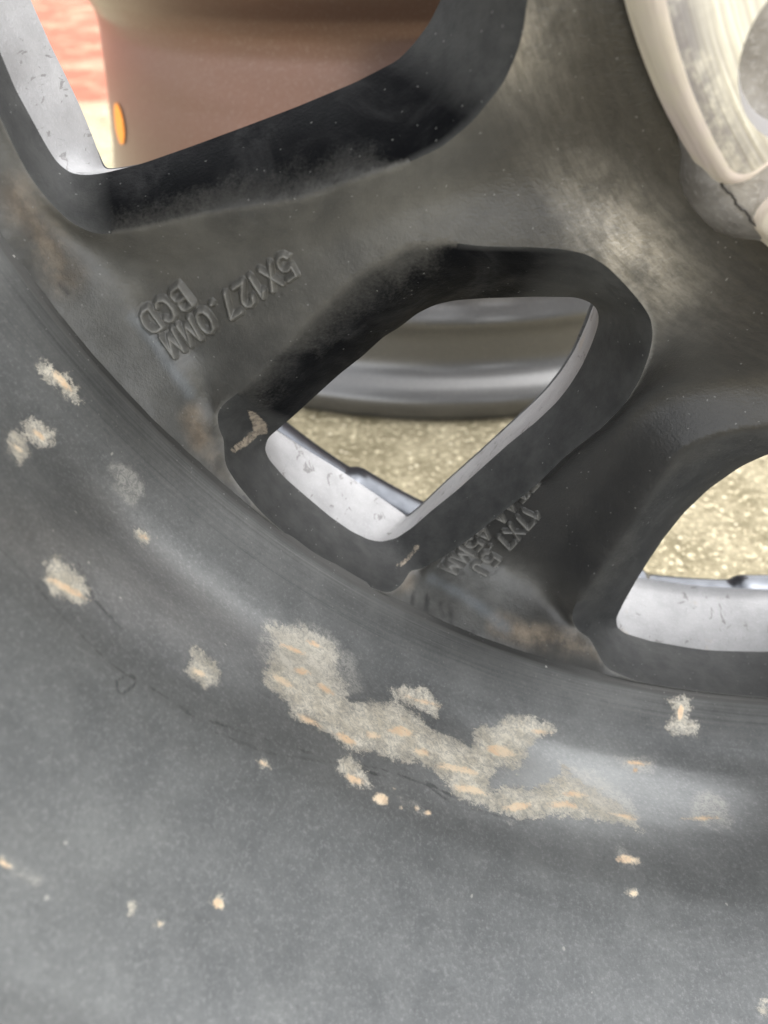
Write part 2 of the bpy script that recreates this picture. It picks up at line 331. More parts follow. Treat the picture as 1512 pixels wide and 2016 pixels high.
faints = [[(205,910),(240,905),(270,920),(290,960),(270,1000),(245,995),(225,970)], [(1205,1662),(1235,1672),(1262,1700),(1240,1708),(1210,1695)], [(1370,1560),(1400,1550),(1430,1570),(1450,1620),(1440,1640),(1390,1630),(1350,1612)],
 [(1210,1490),(1250,1483),(1295,1495),(1295,1530),(1240,1520)], [(0,1685),(30,1695),(70,1720),(100,1750),(70,1745),(20,1725)], [(780,1565),(820,1580),(850,1605),(830,1612),(790,1590)], [(995,1612),(1015,1612),(1012,1630),(998,1630)],
 [(520,1215),(640,1228),(700,1290),(720,1360),(680,1380),(560,1330),(500,1290)], [(1100,1500),(1180,1520),(1250,1580),(1270,1640),(1180,1600)]]
cores = [(620,1268,32,12,28),(580,1280,50,10,20),(592,1322,36,14,15),(558,1342,46,12,32),(640,1355,32,12,30),(608,1418,46,14,28),(830,1380,60,7,15),(790,1440,52,20,10),(680,1455,46,15,30),(735,1448,36,14,15),(830,1480,42,15,10),(905,1515,82,16,12),(925,1555,60,17,12),(985,1478,56,22,15),(1065,1441,38,8,5),(1020,1588,56,16,-8),(1110,1585,52,13,5),(1130,1563,40,12,5),(1225,1607,46,10,12),
 (125,1155,92,15,28),(393,1325,32,15,28),(125,752,60,16,48),(75,855,30,10,40),(35,882,26,7,40),(700,1535,44,15,22),(750,1573,34,22,10),(775,1552,10,8,0),(790,1590,9,7,0),(820,1592,12,8,0),(842,1600,10,8,0),(518,1503,20,9,30),(430,1780,24,22,0),(314,1818,12,11,0),(1235,1692,42,16,8),(1247,1760,16,10,0),(1385,1611,58,8,-3),(1252,1502,40,9,3),(1250,1516,9,7,0),(8,1700,30,12,35),(1340,1402,12,36,8),(285,1058,16,8,20)]
def attr_on(pts, polys):
    a = np.full(len(pts), -6.)
    for p in polys: a = np.maximum(a, sdf(pts, p) / 10)
    return a
def ell(pts):
    a = np.full(len(pts), -6.)
    for x, y, l, w, g_ in cores:
        c, s = math.cos(math.radians(g_)), math.sin(math.radians(g_)); d = pts - (x, y)
        u = (d[:, 0] * c + d[:, 1] * s) / (l / 2); v = (-d[:, 0] * s + d[:, 1] * c) / (w / 2)
        a = np.maximum(a, (1 - np.sqrt(u * u + v * v)) * w / 20)
    return a
runs = [[(-20,1060),(60,1140),(120,1210),(200,1290),(235,1320),(290,1350),(360,1395),(420,1440),(520,1480),(640,1500),(740,1510),(840,1545),(900,1590),(990,1608)], [(400,1415),(520,1455),(640,1492),(760,1530)], [(230,1340),(255,1328),(275,1335),(262,1352),(240,1368),(230,1358),(230,1340)],
 [(155,1110),(185,1180),(240,1240)], [(840,1540),(930,1590),(1000,1612),(1060,1614)]]
inview = vis & (px[:, 0] > -120) & (px[:, 0] < 1640) & (px[:, 1] > -100) & (px[:, 1] < 2130)
att = {k: np.full(len(V), -6.) for k in ('stain', 'faint', 'core')}; att['run'] = np.full(len(V), 9.)
pv = px[inview]
att['stain'][inview] = attr_on(pv, stains); att['faint'][inview] = attr_on(pv, faints); att['core'][inview] = ell(pv)
att['run'][inview] = np.min([seg_dist(pv, np.array(r, float)) for r in runs], axis=0) / 10
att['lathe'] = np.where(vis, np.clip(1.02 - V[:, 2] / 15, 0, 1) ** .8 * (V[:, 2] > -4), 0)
barrel = obj('barrel', mesh('barrel', V, np.vstack([grid_faces(nr, len(ang), True)]), att), MB, wheel)

# --- window outlines
def near(pts): return P(pts, z_near)
def flat(z): return lambda r: z
ZF, ZS = -21., -38.
w2n = [near([(431,845),(450,885),(480,915),(520,952),(580,1005),(650,1052),(715,1095),(770,1117),(800,1125)]),
       near([(800,1125),(830,1120),(875,1095),(930,1057),(1000,1000),(1056,955),(1116,895),(1181,845),(1231,795),(1261,745),(1278,700),(1286,660)]),
       near([(1286,660),(1281,625),(1261,595),(1231,560),(1196,525),(1156,500),(1106,490),(1036,486),(956,485),(890,478)]),
       near([(890,478),(806,478),(756,510),(690,550),(625,610),(570,670),(525,720),(480,765),(440,795),(427,815),(431,845)])]
f_ = lambda pts: P(pts, flat(ZF)); s_ = lambda pts: P(pts, flat(ZS))
w2f = [f_([(521,885),(530,905),(560,940),(600,975),(650,1017),(690,1045),(725,1062),(750,1067)]),
       f_([(750,1067),(780,1060),(810,1040),(850,1005),(900,965),(1000,875),(1056,830),(1096,792),(1121,760),(1146,720),(1166,675),(1178,640)]),
       f_([(1178,640),(1179,617),(1171,602),(1156,592),(1131,585),(1056,584),(956,587),(896,591)]),
       f_([(896,591),(856,600),(821,617),(786,645),(756,662),(715,700),(670,735),(620,780),(580,817),(545,847),(527,862),(521,885)])]
w2s = [s_([(-141.2,192.6,0),(545,850),(600,887),(660,925),(715,962),(800,1020)]), s_([(800,1020),(825,1000),(875,952),(950,885),(1010,830),(1056,787),(1076,767),(1106,730),(1131,690),(1156,635),(1168,600)]), None, None]
w1n = [near([(-169.2,184,0),(-167,183.8,0),(0,230),(30,295),(60,350),(95,395),(135,435),(175,457),(200,462)]), near([(200,462),(260,455),(400,425),(600,395),(756,340),(800,322),(870,290),(930,240),(991,165),(1016,110),(1031,60),(1038,0),(-163.5,93,0),(-169.2,91,0)])]
w1f = [f_([(-169.2,184,0),(0,102),(30,175),(60,230),(90,285),(112,320),(140,342),(175,345)]), f_([(175,345),(208,340),(280,322),(380,287),(480,250),(580,212),(700,162),(756,133),(786,117),(816,85),(846,45),(863,10),(-164,104,0),(-169.2,102.5,0)])]
w1s = [s_([(-169.2,182,0),(100,102),(150,205),(207,337)]), None]
w3n = [near([(-97.2,184,0),(1331,1302),(1256,1290),(1181,1270),(1136,1240),(1126,1220)]), near([(1126,1220),(1128,1200),(1141,1175),(1181,1120),(1243,1027),(1305,930),(1333,890),(1382,864),(1450,845),(-97.2,104,0)])]
w3f = [f_([(-97.2,192,0),(1356,1275),(1281,1262),(1231,1247),(1215,1235),(1213,1217)]), f_([(1213,1217),(1226,1190),(1251,1145),(1276,1105),(1306,1060),(1346,1010),(1396,962),(1456,920),(1512,892),(-97.2,119,0)])]
w3s = [s_([(-97.2,187,0),(1356,1160),(1290,1150),(1256,1145),(-106.3,187.6,0)]), None]
def even(segs, a):
    q = segs[0][1]; segs[0][0] = polar_pt(a, math.hypot(*q)); return segs
def polar_pt(a, r): return np.array([r * math.cos(math.radians(a)), r * math.sin(math.radians(a))])
for sg in (w3n, w3f, w3s): even(sg, -97.2)
w3f[0][0] = polar_pt(-97.2, 194.4)
for sg in (w1f, w1s): even(sg, -169.2)
def loops(nr_, fa, si, closed, cen, sp):
    N, Fp, S = [], [], []
    for k, (a, b, s) in enumerate(zip(nr_, fa, si)):
        L = np.linalg.norm(np.diff(a, axis=0), axis=1).sum(); n = max(8, int(L / sp))
        A, B = resample(a, n), resample(b, n)
        if s is None:
            d = B - cen; s = B + d / np.linalg.norm(d, axis=1)[:, None] * (4.5 if closed else 5.0)
        D = resample(s, n); e = slice(None, -1) if (closed or k < len(nr_) - 1) else slice(None)
        N.append(A[e]); Fp.append(B[e]); S.append(D[e])
    return [smooth(np.vstack(q), closed, int(3 / sp)) for q in (N, Fp, S)]
def polar_pt(a, r): return np.array([r * math.cos(math.radians(a)), r * math.sin(math.radians(a))])
PAIR = -133.2; A0, A1 = PAIR - 36, PAIR + 36
rm = lambda th: np.array([[math.cos(th), -math.sin(th)], [math.sin(th), math.cos(th)]])

# stroke lettering, sunk into the relief of the spoke
GL = {'5': [[(.58,1),(.08,1),(.04,.58),(.3,.64),(.5,.56),(.58,.34),(.5,.1),(.3,0),(.1,.04),(0,.18)]], 'X': [[(0,0),(.6,1)], [(0,1),(.6,0)]], '1': [[(.1,.8),(.3,1),(.3,0)]],
 '2': [[(.02,.76),(.1,.94),(.3,1),(.5,.92),(.56,.72),(.44,.48),(.04,0),(.6,0)]], '7': [[(0,1),(.6,1),(.2,0)]], '.': [[(.12,.04),(.16,.04)]], '0': [[(.3,0),(.1,.1),(0,.35),(0,.65),(.1,.9),(.3,1),(.5,.9),(.6,.65),(.6,.35),(.5,.1),(.3,0)]],
 'M': [[(0,0),(.06,1),(.35,.2),(.64,1),(.7,0)]], 'B': [[(0,0),(0,1),(.36,1),(.52,.9),(.52,.64),(.36,.53),(0,.53)], [(.36,.53),(.56,.42),(.58,.14),(.4,0),(0,0)]], 'C': [[(.58,.8),(.48,.95),(.3,1),(.1,.9),(0,.65),(0,.35),(.1,.1),(.3,0),(.48,.05),(.58,.2)]],
 'D': [[(0,0),(0,1),(.3,1),(.5,.88),(.6,.62),(.6,.38),(.5,.12),(.3,0),(0,0)]], 'J': [[(.5,1),(.5,.22),(.4,.04),(.24,0),(.08,.06),(.02,.24)]], '4': [[(.46,0),(.46,1),(0,.32),(.62,.32)]], 'E': [[(.56,1),(0,1),(0,0),(.56,0)], [(0,.52),(.46,.52)]], 'T': [[(0,1),(.6,1)], [(.3,1),(.3,0)]]}
WID = {'.': .28, 'M': .7, '1': .4, 'J': .5}
def layout(txt, gap=.3):
    x = 0; segs = []
    for ch in txt:
        for st in GL[ch]: segs.append([(x + a, b) for a, b in st])
        x += WID.get(ch, .6) + gap
    return segs, x - gap
LINES = [('5X127.0MM', (561,497), (318,661), (25,40)), ('BCD', (353,560), (274,617), (28,38)),
         ('17X7.5J', (1035,996), (927,1113), (30,15)), ('ET44.45MM', (1031,937), (868,1113), (29,14))]
def text_height(q):                                                    # q: photo-plane positions of surface points
    h = np.zeros(len(q))
    for txt, b0, b1, up in LINES:
        segs, L = layout(txt); b0, b1, up = map(np.array, (b0, b1, up)); A = np.stack([(b1 - b0) / L, up], 1)
        WT = .215 if b0[0] < 700 else .185
        loc = (q - b0) @ np.linalg.inv(A).T
        m = (loc[:, 0] > -.4) & (loc[:, 0] < L + .4) & (loc[:, 1] > -.4) & (loc[:, 1] < 1.4)
        if not m.any(): continue
        p = loc[m]; d = np.min([seg_dist(p, np.array(s, float)) for s in segs], axis=0)
        h[m] = np.maximum(h[m], np.where(d < WT, .5 + .5 * np.cos(np.pi * np.clip(d / WT, 0, 1)), 0) ** .8)
    return h

def mir(segs):
    t = math.radians(2 * PAIR); Q = np.array([[math.cos(t), math.sin(t)], [math.sin(t), -math.cos(t)]])
    return [None if a is None else a @ Q.T for a in segs]
def build_spoke(sp, text, W1, W3):
    cen2 = np.vstack(w2f).mean(0)
    n2, f2, s2 = loops(w2n, w2f, w2s, True, cen2, sp)
    n1, f1, s1 = loops(*W1, False, polar_pt(-169.2, 140), sp)
    n3, f3, s3 = loops(*W3, False, polar_pt(-97.2, 150), sp)
    RO, RI = 191.4, 77.
    arc = lambda r, a, b: np.array([polar_pt(t, r) for t in np.linspace(a, b, max(6, int(abs(b - a) * math.radians(r) / sp * .9)))])
    bound = np.vstack([arc(RO, A0, A1), resample([polar_pt(A1, RO), n3[0]], max(3, int(8 / sp)))[1:-1], n3, resample([n3[-1], polar_pt(A1, RI)], max(4, int(26 / sp)))[1:-1], arc(RI, A1, A0), resample([polar_pt(A0, RI), n1[-1]], max(4, int(14 / sp)))[1:-1], n1[::-1], resample([n1[0], polar_pt(A0, RO)], max(3, int(8 / sp)))[1:-1]])
    lo, hi = bound.min(0), bound.max(0)
    gx, gy = np.meshgrid(np.arange(lo[0], hi[0], sp), np.arange(lo[1], hi[1], sp * .866)); gx[1::2] += sp / 2
    G = np.stack([gx.ravel(), gy.ravel()], 1)
    def zbase(p):
        r = np.hypot(p[:, 0], p[:, 1]); dl = (np.degrees(np.arctan2(p[:, 1], p[:, 0])) - PAIR + 180) % 360 - 180
        d2 = seg_dist(p, n2, True); d13 = np.minimum(seg_dist(p, n1), seg_dist(p, n3)); d = np.minimum(d2, d13)
        zn = z_near(r)
        hubf = 1 - sstep(92, 122, r)
        right = sstep(-2, 4, dl) * sstep(108, 118, r)
        zp = zn - (2.6 + 4.6 * sstep(4, 10, dl)) * (1 - hubf) - .6 - 1.8 * hubf
        zp = zp + (-2.0 - zp) * (1 - sstep(84, 92, r)) * .8
        k = sstep(179, 184, r)
        zp = zp + (-3.2 - zp) * np.clip((r - 179.5) / 11, 0, 1) ** 1.5 * sstep(2, 11, d)      # fillet up to the barrel, a groove behind the windows
        zp = zp - 1.8 * k * (1 - sstep(3, 9, d))
        wr2 = 11 - 5.5 * right; wr2 = wr2 - 5 * sstep(180, 184, r)
        t = np.clip(d2 / wr2, 0, 1); g1 = sstep(0, 1, t); g2 = 1 - (1 - t) ** 2
        drop2 = g1 + (g2 - g1) * np.maximum(right, k)
        t = np.clip(d13 / (10 - 4 * k), 0, 1); drop1 = sstep(0, 1, t) * (1 - k) + k * (1 - (1 - t) ** 2)
        fall = np.minimum(drop2, drop1)
        z = zn + (zp - zn) * fall
        z = z + (-1.9 - z) * sstep(187.6, 190.2, r)                      # up to the turned edge of the barrel
        return z, r, dl, d2, d13, fall, k
    dom = inside(G, bound) & ~inside(G, n2); G = G[dom]
    ok = (np.minimum(seg_dist(G, bound, True), seg_dist(G, n2, True)) > sp * .55); G = G[ok]
    if text:
        z = zbase(G)[0]; q = proj(np.c_[G, z]); msk = np.zeros(len(G), bool); rects = []
        for txt, b0, b1, up in LINES:
            b0, b1, up = map(np.array, (b0, b1, up)); ctr = [b0 - up * .35 - (b1 - b0) * .03, b1 - up * .35 + (b1 - b0) * .03, b1 + up * 1.35 + (b1 - b0) * .03, b0 + up * 1.35 - (b1 - b0) * .03]
            rects.append(np.array(ctr)); msk |= inside(q, rects[-1])
        bb = G[msk]; lo, hi = bb.min(0), bb.max(0); fsp = .2
        gx, gy = np.meshgrid(np.arange(lo[0], hi[0], fsp), np.arange(lo[1], hi[1], fsp * .866)); gx[1::2] += fsp / 2
        H = np.stack([gx.ravel(), gy.ravel()], 1); zz = np.full(len(H), -15.); q = proj(np.c_[H, zz]); m = np.zeros(len(H), bool)
        for rct in rects: m |= sdf(q, rct) > -25
        H = H[m]; q = proj(np.c_[H, zbase(H)[0]]); m = np.zeros(len(H), bool)
        for rct in rects: m |= inside(q, rct)
        H = H[m]; H = H[inside(H, bound) & ~inside(H, n2)]; H = H[np.minimum(seg_dist(H, bound, True), seg_dist(H, n2, True)) > .25]
        G = np.vstack([G[~msk], H])
    nb, n2c = len(bound), len(n2)
    pts = np.vstack([bound, n2, G])
    ed = [(i, (i + 1) % nb) for i in range(nb)] + [(nb + i, nb + (i + 1) % n2c) for i in range(n2c)]
    vv, _, tri, *_ = delaunay_2d_cdt([Vector(p) for p in pts.tolist()], ed, [], 0, 1e-5)
    vv = np.array([(v.x, v.y) for v in vv]); tri = np.array([t for t in tri if len(t) == 3])
    cc = vv[tri].mean(1); tri = tri[inside(cc, bound) & ~inside(cc, n2) & good(vv, tri)]
    z, r, dl, d2, d13, fall, k = zbase(vv)
    E_ = np.unique(np.sort(np.vstack([tri[:, [0, 1]], tri[:, [1, 2]], tri[:, [2, 0]]]), axis=1), axis=0); deg_ = np.bincount(E_.ravel(), minlength=len(vv)); fixd = np.minimum(seg_dist(vv, bound, True), d2) < 1e-3
    for _ in range(int(34 / sp ** 2)):                                   # ease the relief, as sand-cast metal is
        a_ = np.zeros(len(vv)); np.add.at(a_, E_[:, 0], z[E_[:, 1]]); np.add.at(a_, E_[:, 1], z[E_[:, 0]]); a_ /= np.maximum(deg_, 1); z = np.where(fixd, z, .5 * z + .5 * a_)
    at_ = {}
    q = proj(np.c_[vv, z])
    th_ = np.zeros(len(vv))
    if text: th_ = text_height(q) * sstep(2.2, 4.2, d2); z = z + 1.35 * th_
    at_['wall'] = np.clip(.34 - np.minimum(d2, d13 + 1.5) / 14 + .10 * sstep(-4, 6, dl), 0, 1) * sstep(106, 124, r) * (1 - k)
    at_['grime'] = np.clip((1 - .75 * sstep(-6, 0, dl)), 0, 1) * np.ones(len(vv))
    at_['hubdust'] = 1 - sstep(88, 122, r + 5 * np.sin(dl * .2))
    at_['rust'] = np.zeros(len(vv)); at_['smudge'] = np.zeros(len(vv))
    if text:
        for pl_ in ([(815,1165),(811,1196)], [(842,1172),(838,1206)], [(866,1186),(872,1216)], [(886,1192),(889,1229)], [(700,1120),(697,1146)], [(478,972),(492,992)], [(116,552),(134,578)], [(1008,1262),(1032,1272)], [(60,470),(72,488)], [(930,1240),(934,1262)], [(1300,1300),(1330,1318)], [(1352,1310),(1360,1332)]):
            at_['smudge'] = np.maximum(at_['smudge'], np.clip(1 - seg_dist(q, np.array(pl_, float)) / 10, 0, 1))
    if text:
        for pl_, w_, a_ in (([(378,820),(396,870)], 30, 1.), ([(396,870),(450,930),(520,985),(640,1065),(740,1125)], 26, .6), ([(740,1125),(790,1140)], 34, .8), ([(985,1232),(1040,1250),(1120,1265)], 32, 1.), ([(1120,1265),(1220,1295),(1330,1320),(1512,1335)], 20, .7), ([(30,380),(75,460),(130,545)], 50, .8)):
            at_['rust'] = np.maximum(at_['rust'], a_ * np.clip(1.1 - seg_dist(q, np.array(pl_, float)) / w_, 0, 1))
    at_['burnish'] = np.exp(-((r - 98.5) / 7.) ** 2) * (np.exp(-((dl + 2) / 9.) ** 2) + np.exp(-((dl + 26) / 5.) ** 2) + .6 * np.exp(-((dl - 30) / 5.) ** 2))  # sheen on the ridges near the hub, painted as paler metal
    at_['ringdust'] = sstep(172, 184, r) * sstep(1, 8, np.minimum(d2, d13) + 2 * sstep(187, 189, r)) + .7 * sstep(187, 188.5, r)
    at_['ringdust'] = np.clip(at_['ringdust'], 0, 1) * (1 - .85 * sstep(15, 20, dl))
    at_['dust'] = np.clip(.42 + .58 * (1 - sstep(-12, -5, dl)) - .42 * sstep(5, 11, dl) + .35 * sstep(168, 180, r) * sstep(0, 5, dl), 0, 1) * sstep(100, 122, r) + .4 * (1 - sstep(100, 122, r))  # cast colour paler on one spoke of the pair, darker on the other
    at_['worn'] = np.clip(.9 * th_ ** .6 + np.exp(-(np.minimum(d2, d13 + 9 * (1 - sstep(176, 182, r))) / .45) ** 2) * np.clip(sstep(-2, 4, dl) + sstep(176, 182, r), 0, 1), 0, 1)  # letter tops carry a painted highlight, crests rubbed paint
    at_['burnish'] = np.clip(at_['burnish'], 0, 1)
    at_['scrape'] = (np.clip(1 - seg_dist(q, np.array([(262,625),(300,670),(330,715),(372,772)], float)) / 24, 0, 1) + np.clip(1 - seg_dist(q, np.array([(850,1140),(905,1170),(960,1205),(1000,1240)], float)) / 24, 0, 1) * .9) if text else np.zeros(len(vv))
    at_['tstain'] = np.full(len(vv), -6.)
    verts = [np.c_[vv, z]]; faces = [tri.tolist()]; base = len(vv)
    # flanks of the windows: loft from the crest to the sharp parting edge
    from mathutils.kdtree import KDTree
    kd = KDTree(len(vv))
    for i, p in enumerate(vv): kd.insert((p[0], p[1], 0), i)
    kd.balance()
    silver = []
    for N, Fp, S, closed in ((n1, f1, s1, False), (n2, f2, s2, True), (n3, f3, s3, False)):
        idx0 = np.array([kd.find((p[0], p[1], 0))[1] for p in N]); zN = z[idx0]; n = len(N); rows = 11 if sp < 1.5 else 5
        if not closed and N is n3 or N is n2: pass
        dl_ = (np.degrees(np.arctan2(N[:, 1], N[:, 0])) - PAIR + 180) % 360 - 180; rr = np.hypot(*N.T)
        e = 1.12 + .5 * (1 - sstep(-5, 2, dl_)) * (1 - sstep(172, 180, rr)) * sstep(114, 130, rr) + .35 * (N is n3) * (1 - sstep(172, 180, rr))
        prev = idx0.copy(); crisp = np.where(e < 1.3)[0]
        if len(crisp):
            prev[crisp] = base + np.arange(len(crisp)); base += len(crisp); verts.append(np.c_[vv[idx0[crisp]], z[idx0[crisp]]])
            for k_ in at_: at_[k_] = np.r_[at_[k_], {'wall': .9, 'grime': .2, 'tstain': -6.}.get(k_, 0.) * np.ones(len(crisp))]
        for k_ in range(1, rows + 1):
            t = k_ / rows; xy = N + (Fp - N) * t; zz = zN + (ZF - zN) * t ** e
            zz = zz - .9 * math.sin(math.pi * t) * 0
            verts.append(np.c_[xy, zz]); qq = proj(np.c_[xy, zz]); cur = base + np.arange(n); base += n
            at_['wall'] = np.r_[at_['wall'], (lambda w_: .95 * w_ + np.clip(.38 + .85 * t, 0, 1.05) * (1 - w_))(1 - sstep(1.2, 1.55, e))]
            at_['grime'] = np.r_[at_['grime'], np.clip((1 - sstep(-5, -1, dl_)) * (1 - sstep(171, 178, rr)) + .25, 0, 1) * sstep(100, 112, rr) + .1]
            at_['hubdust'] = np.r_[at_['hubdust'], np.zeros(n)]; at_['rust'] = np.r_[at_['rust'], np.zeros(n)]; at_['burnish'] = np.r_[at_['burnish'], np.zeros(n)]; at_['smudge'] = np.r_[at_['smudge'], np.zeros(n)]; at_['worn'] = np.r_[at_['worn'], np.zeros(n)]; at_['dust'] = np.r_[at_['dust'], .4 * np.ones(n)]; at_['ringdust'] = np.r_[at_['ringdust'], np.zeros(n)]; at_['scrape'] = np.r_[at_['scrape'], np.zeros(n)]
            ts = attr_on(qq, [[(488,808),(505,812),(528,838),(527,852),(508,856),(494,872),(455,898),(449,888),(480,862),(498,845)], [(818,1072),(832,1074),(815,1090),(800,1108),(780,1122),(776,1116),(796,1102),(810,1086)], [(1085,1215),(1095,1215),(1090,1230)]]) if text else np.full(n, -6.)
            at_['tstain'] = np.r_[at_['tstain'], ts]
            m_ = n if closed else n - 1
            faces.append([[int(prev[i]), int(cur[i]), int(cur[(i + 1) % n]), int(prev[(i + 1) % n])] for i in range(m_)])
            prev = cur
        silver.append((Fp, S, closed))
    V_ = np.vstack(verts); Fc = [f for q_ in faces for f in q_]
    # consistent winding towards the camera
    out = []
    for f in Fc:
        a, b, c = V_[f[0]], V_[f[1]], V_[f[2]]
        out.append(f)
    return V_, out, at_, th_, silver, (bound, n2, len(vv))

def finish(me):
    import bmesh
    bm = bmesh.new(); bm.from_mesh(me); bmesh.ops.recalc_face_normals(bm, faces=bm.faces); bm.to_mesh(me); bm.free()
    me.polygons.foreach_set('use_smooth', np.ones(len(me.polygons), bool)); me.update()

S1_, S3_ = (w1n, w1f, w1s), (w3n, w3f, w3s); M1_, M3_ = tuple(map(mir, S1_)), tuple(map(mir, S3_))
Vs, Fs, As, TH, silver, info = build_spoke(.75, True, S1_, S3_)
# split off the raised characters as parts of their own (same relief, shared border)
thv = np.r_[TH, np.zeros(len(Vs) - len(TH))]
isT = np.array([max(thv[i] for i in f) > .02 for f in Fs])
qf = proj(np.array([Vs[f[0]] for f in Fs]))
def sub(name, mask):
    ids = sorted({i for f, m in zip(Fs, mask) if m for i in f}); mp = {o: n for n, o in enumerate(ids)}
    me = mesh(name, Vs[ids], [[mp[i] for i in f] for f, m in zip(Fs, mask) if m], {k: v[ids] for k, v in As.items()}); finish(me); return me
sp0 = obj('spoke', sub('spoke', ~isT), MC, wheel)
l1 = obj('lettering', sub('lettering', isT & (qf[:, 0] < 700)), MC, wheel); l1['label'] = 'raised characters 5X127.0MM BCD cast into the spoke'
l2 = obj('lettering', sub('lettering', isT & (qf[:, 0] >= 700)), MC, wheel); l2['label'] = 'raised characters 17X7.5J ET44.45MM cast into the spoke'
def silver_mesh(silver):
    out = []
    for Fp, S, closed in silver:
        n = len(Fp); rows = 7; v = []
        for k in range(rows + 1):
            t = k / rows; v.append(np.c_[Fp + (S - Fp) * t, np.full(n, ZF + (ZS - ZF) * t)])
        rim = S + (S - Fp) * .15; v.append(np.c_[rim, np.full(n, ZS - .8)])
        me = mesh('window_wall', np.vstack(v), grid_faces(rows + 2, n, closed)); finish(me); out.append(me)
    return out
wall_me = silver_mesh(silver)
# outboard face of a spoke pair: flat plate with the same openings
def face_mesh(silc):
    (f1, s1, _), (f2, s2, _), (f3, s3, _) = silc
    RO, RI = 194.5, 36.
    arc = lambda r, a, b, n: np.array([polar_pt(t, r) for t in np.linspace(a, b, n)])
    bound = np.vstack([arc(RO, A0, A1, 60), s3, arc(RI, A1, A0, 20), s1[::-1]])
    gx, gy = np.meshgrid(np.arange(-200, 30, 4.), np.arange(-200, 30, 4.)); G = np.stack([gx.ravel(), gy.ravel()], 1)
    G = G[inside(G, bound) & ~inside(G, s2)]; G = G[np.minimum(seg_dist(G, bound, True), seg_dist(G, s2, True)) > 2]
    nb, n2c = len(bound), len(s2); pts = np.vstack([bound, s2, G])
    ed = [(i, (i + 1) % nb) for i in range(nb)] + [(nb + i, nb + (i + 1) % n2c) for i in range(n2c)]
    vv, _, tri, *_ = delaunay_2d_cdt([Vector(p) for p in pts.tolist()], ed, [], 0, 1e-5)
    vv = np.array([(v.x, v.y) for v in vv]); tri = np.array([t for t in tri if len(t) == 3]); cc = vv[tri].mean(1)
    tri = tri[inside(cc, bound) & ~inside(cc, s2) & good(vv, tri)]; r = np.hypot(vv[:, 0], vv[:, 1])
    me = mesh('face_plate', np.c_[vv, ZS - .8 - 6 * (1 - sstep(60, 150, r))], tri.tolist()); finish(me); return me
def variant(a, b, sp=2.0):
    v, f, at_, _, sil, _ = build_spoke(sp, False, a, b); me = mesh('spoke', v, f, at_); finish(me); return me, silver_mesh(sil), face_mesh(sil)
near_left = variant(M3_, M1_)                                            # neighbour across the upper large window
others = variant(M3_, S3_); near_right = variant(M3_, S3_, 1.0)
coarse = others[0]
for k in range(5):
    rot = (0, -math.radians(72 * k), 0)
    sm_, wm_, fm_ = near_left if k == 4 else near_right if k == 1 else others
    if k == 0: wm_ = wall_me
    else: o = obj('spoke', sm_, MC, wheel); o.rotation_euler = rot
    o = obj('face_plate', face_mesh(silver) if k == 0 else fm_, MS, wheel); o.rotation_euler = rot
    for me in wm_: o = obj('window_wall', me, MS, wheel); o.rotation_euler = rot

# --- outer lip with stepped inner edge
def lip_mesh():
    a = np.radians(np.arange(0, 360, .5)); deg = np.degrees(a)
    # raised tabs 26 degrees long, every 38.3: edges fall where the photograph shows the steps
    ph = (deg - (360 - 91.6)) % 38.0; tab = sstep(0, .9, ph) * (1 - sstep(29.5, 30.4, ph)); ri = 199.4 - 2.2 * tab
    pr = [(-46, 200.9, 0), (-49, 200.0, .6), (-52.5, 0.35, 1), (-55, 0.0, 1), (-57.5, .5, 1), (-59, 1.8, 1), (-60, 4, 1), (-59.5, 204.5, 0)]
    rows = []
    for z, q, w in pr:
        R_ = ri + q if w == 1 else (q * np.ones_like(a) if w == 0 else np.minimum(q, ri + .9)); rows.append(np.stack([R_ * np.cos(a), R_ * np.sin(a), np.full_like(a, z)], 1))
    me = mesh('outer_lip', np.vstack(rows), grid_faces(len(pr), len(a), True)); finish(me); return me
lipm = lip_mesh(); obj('outer_lip', lipm, ML, wheel)

# --- hub: rough boss, machined pads with lug holes
def lathe(name, pr, n=180):
    a = np.linspace(0, 2 * math.pi, n, endpoint=False); pr = np.array(pr, float)
    v = np.stack([np.outer(pr[:, 1], np.cos(a)), np.outer(pr[:, 1], np.sin(a)), np.repeat(pr[:, 0][:, None], n, 1)], -1).reshape(-1, 3)
    me = mesh(name, v, grid_faces(len(pr), n, True)); finish(me); return me
bossm = lathe('hub_boss', [(-44, 36), (-20, 36), (3, 36), (4.6, 37), (4.9, 60), (5.1, 77), (4.9, 79.6), (4.2, 81.4), (2.6, 83), (.2, 84.3), (-2.4, 85.2), (-6, 86)])
co_ = np.zeros(len(bossm.vertices) * 3); bossm.vertices.foreach_get('co', co_); co_ = co_.reshape(-1, 3); ra = np.hypot(co_[:, 0], co_[:, 2]); aa = np.degrees(np.arctan2(co_[:, 2], co_[:, 0]))
gp = np.exp(-((((aa + 133) + 36) % 72 - 36) / 6.5) ** 4); sc_ = np.where(ra > .07, 1 + ((4.0 * gp - 2.8) * .001) / ra, 1.); co_[:, 0] *= sc_; co_[:, 2] *= sc_
bossm.vertices.foreach_set('co', co_.ravel()); bossm.update()
boss = obj('hub_boss', bossm, MBO, wheel)
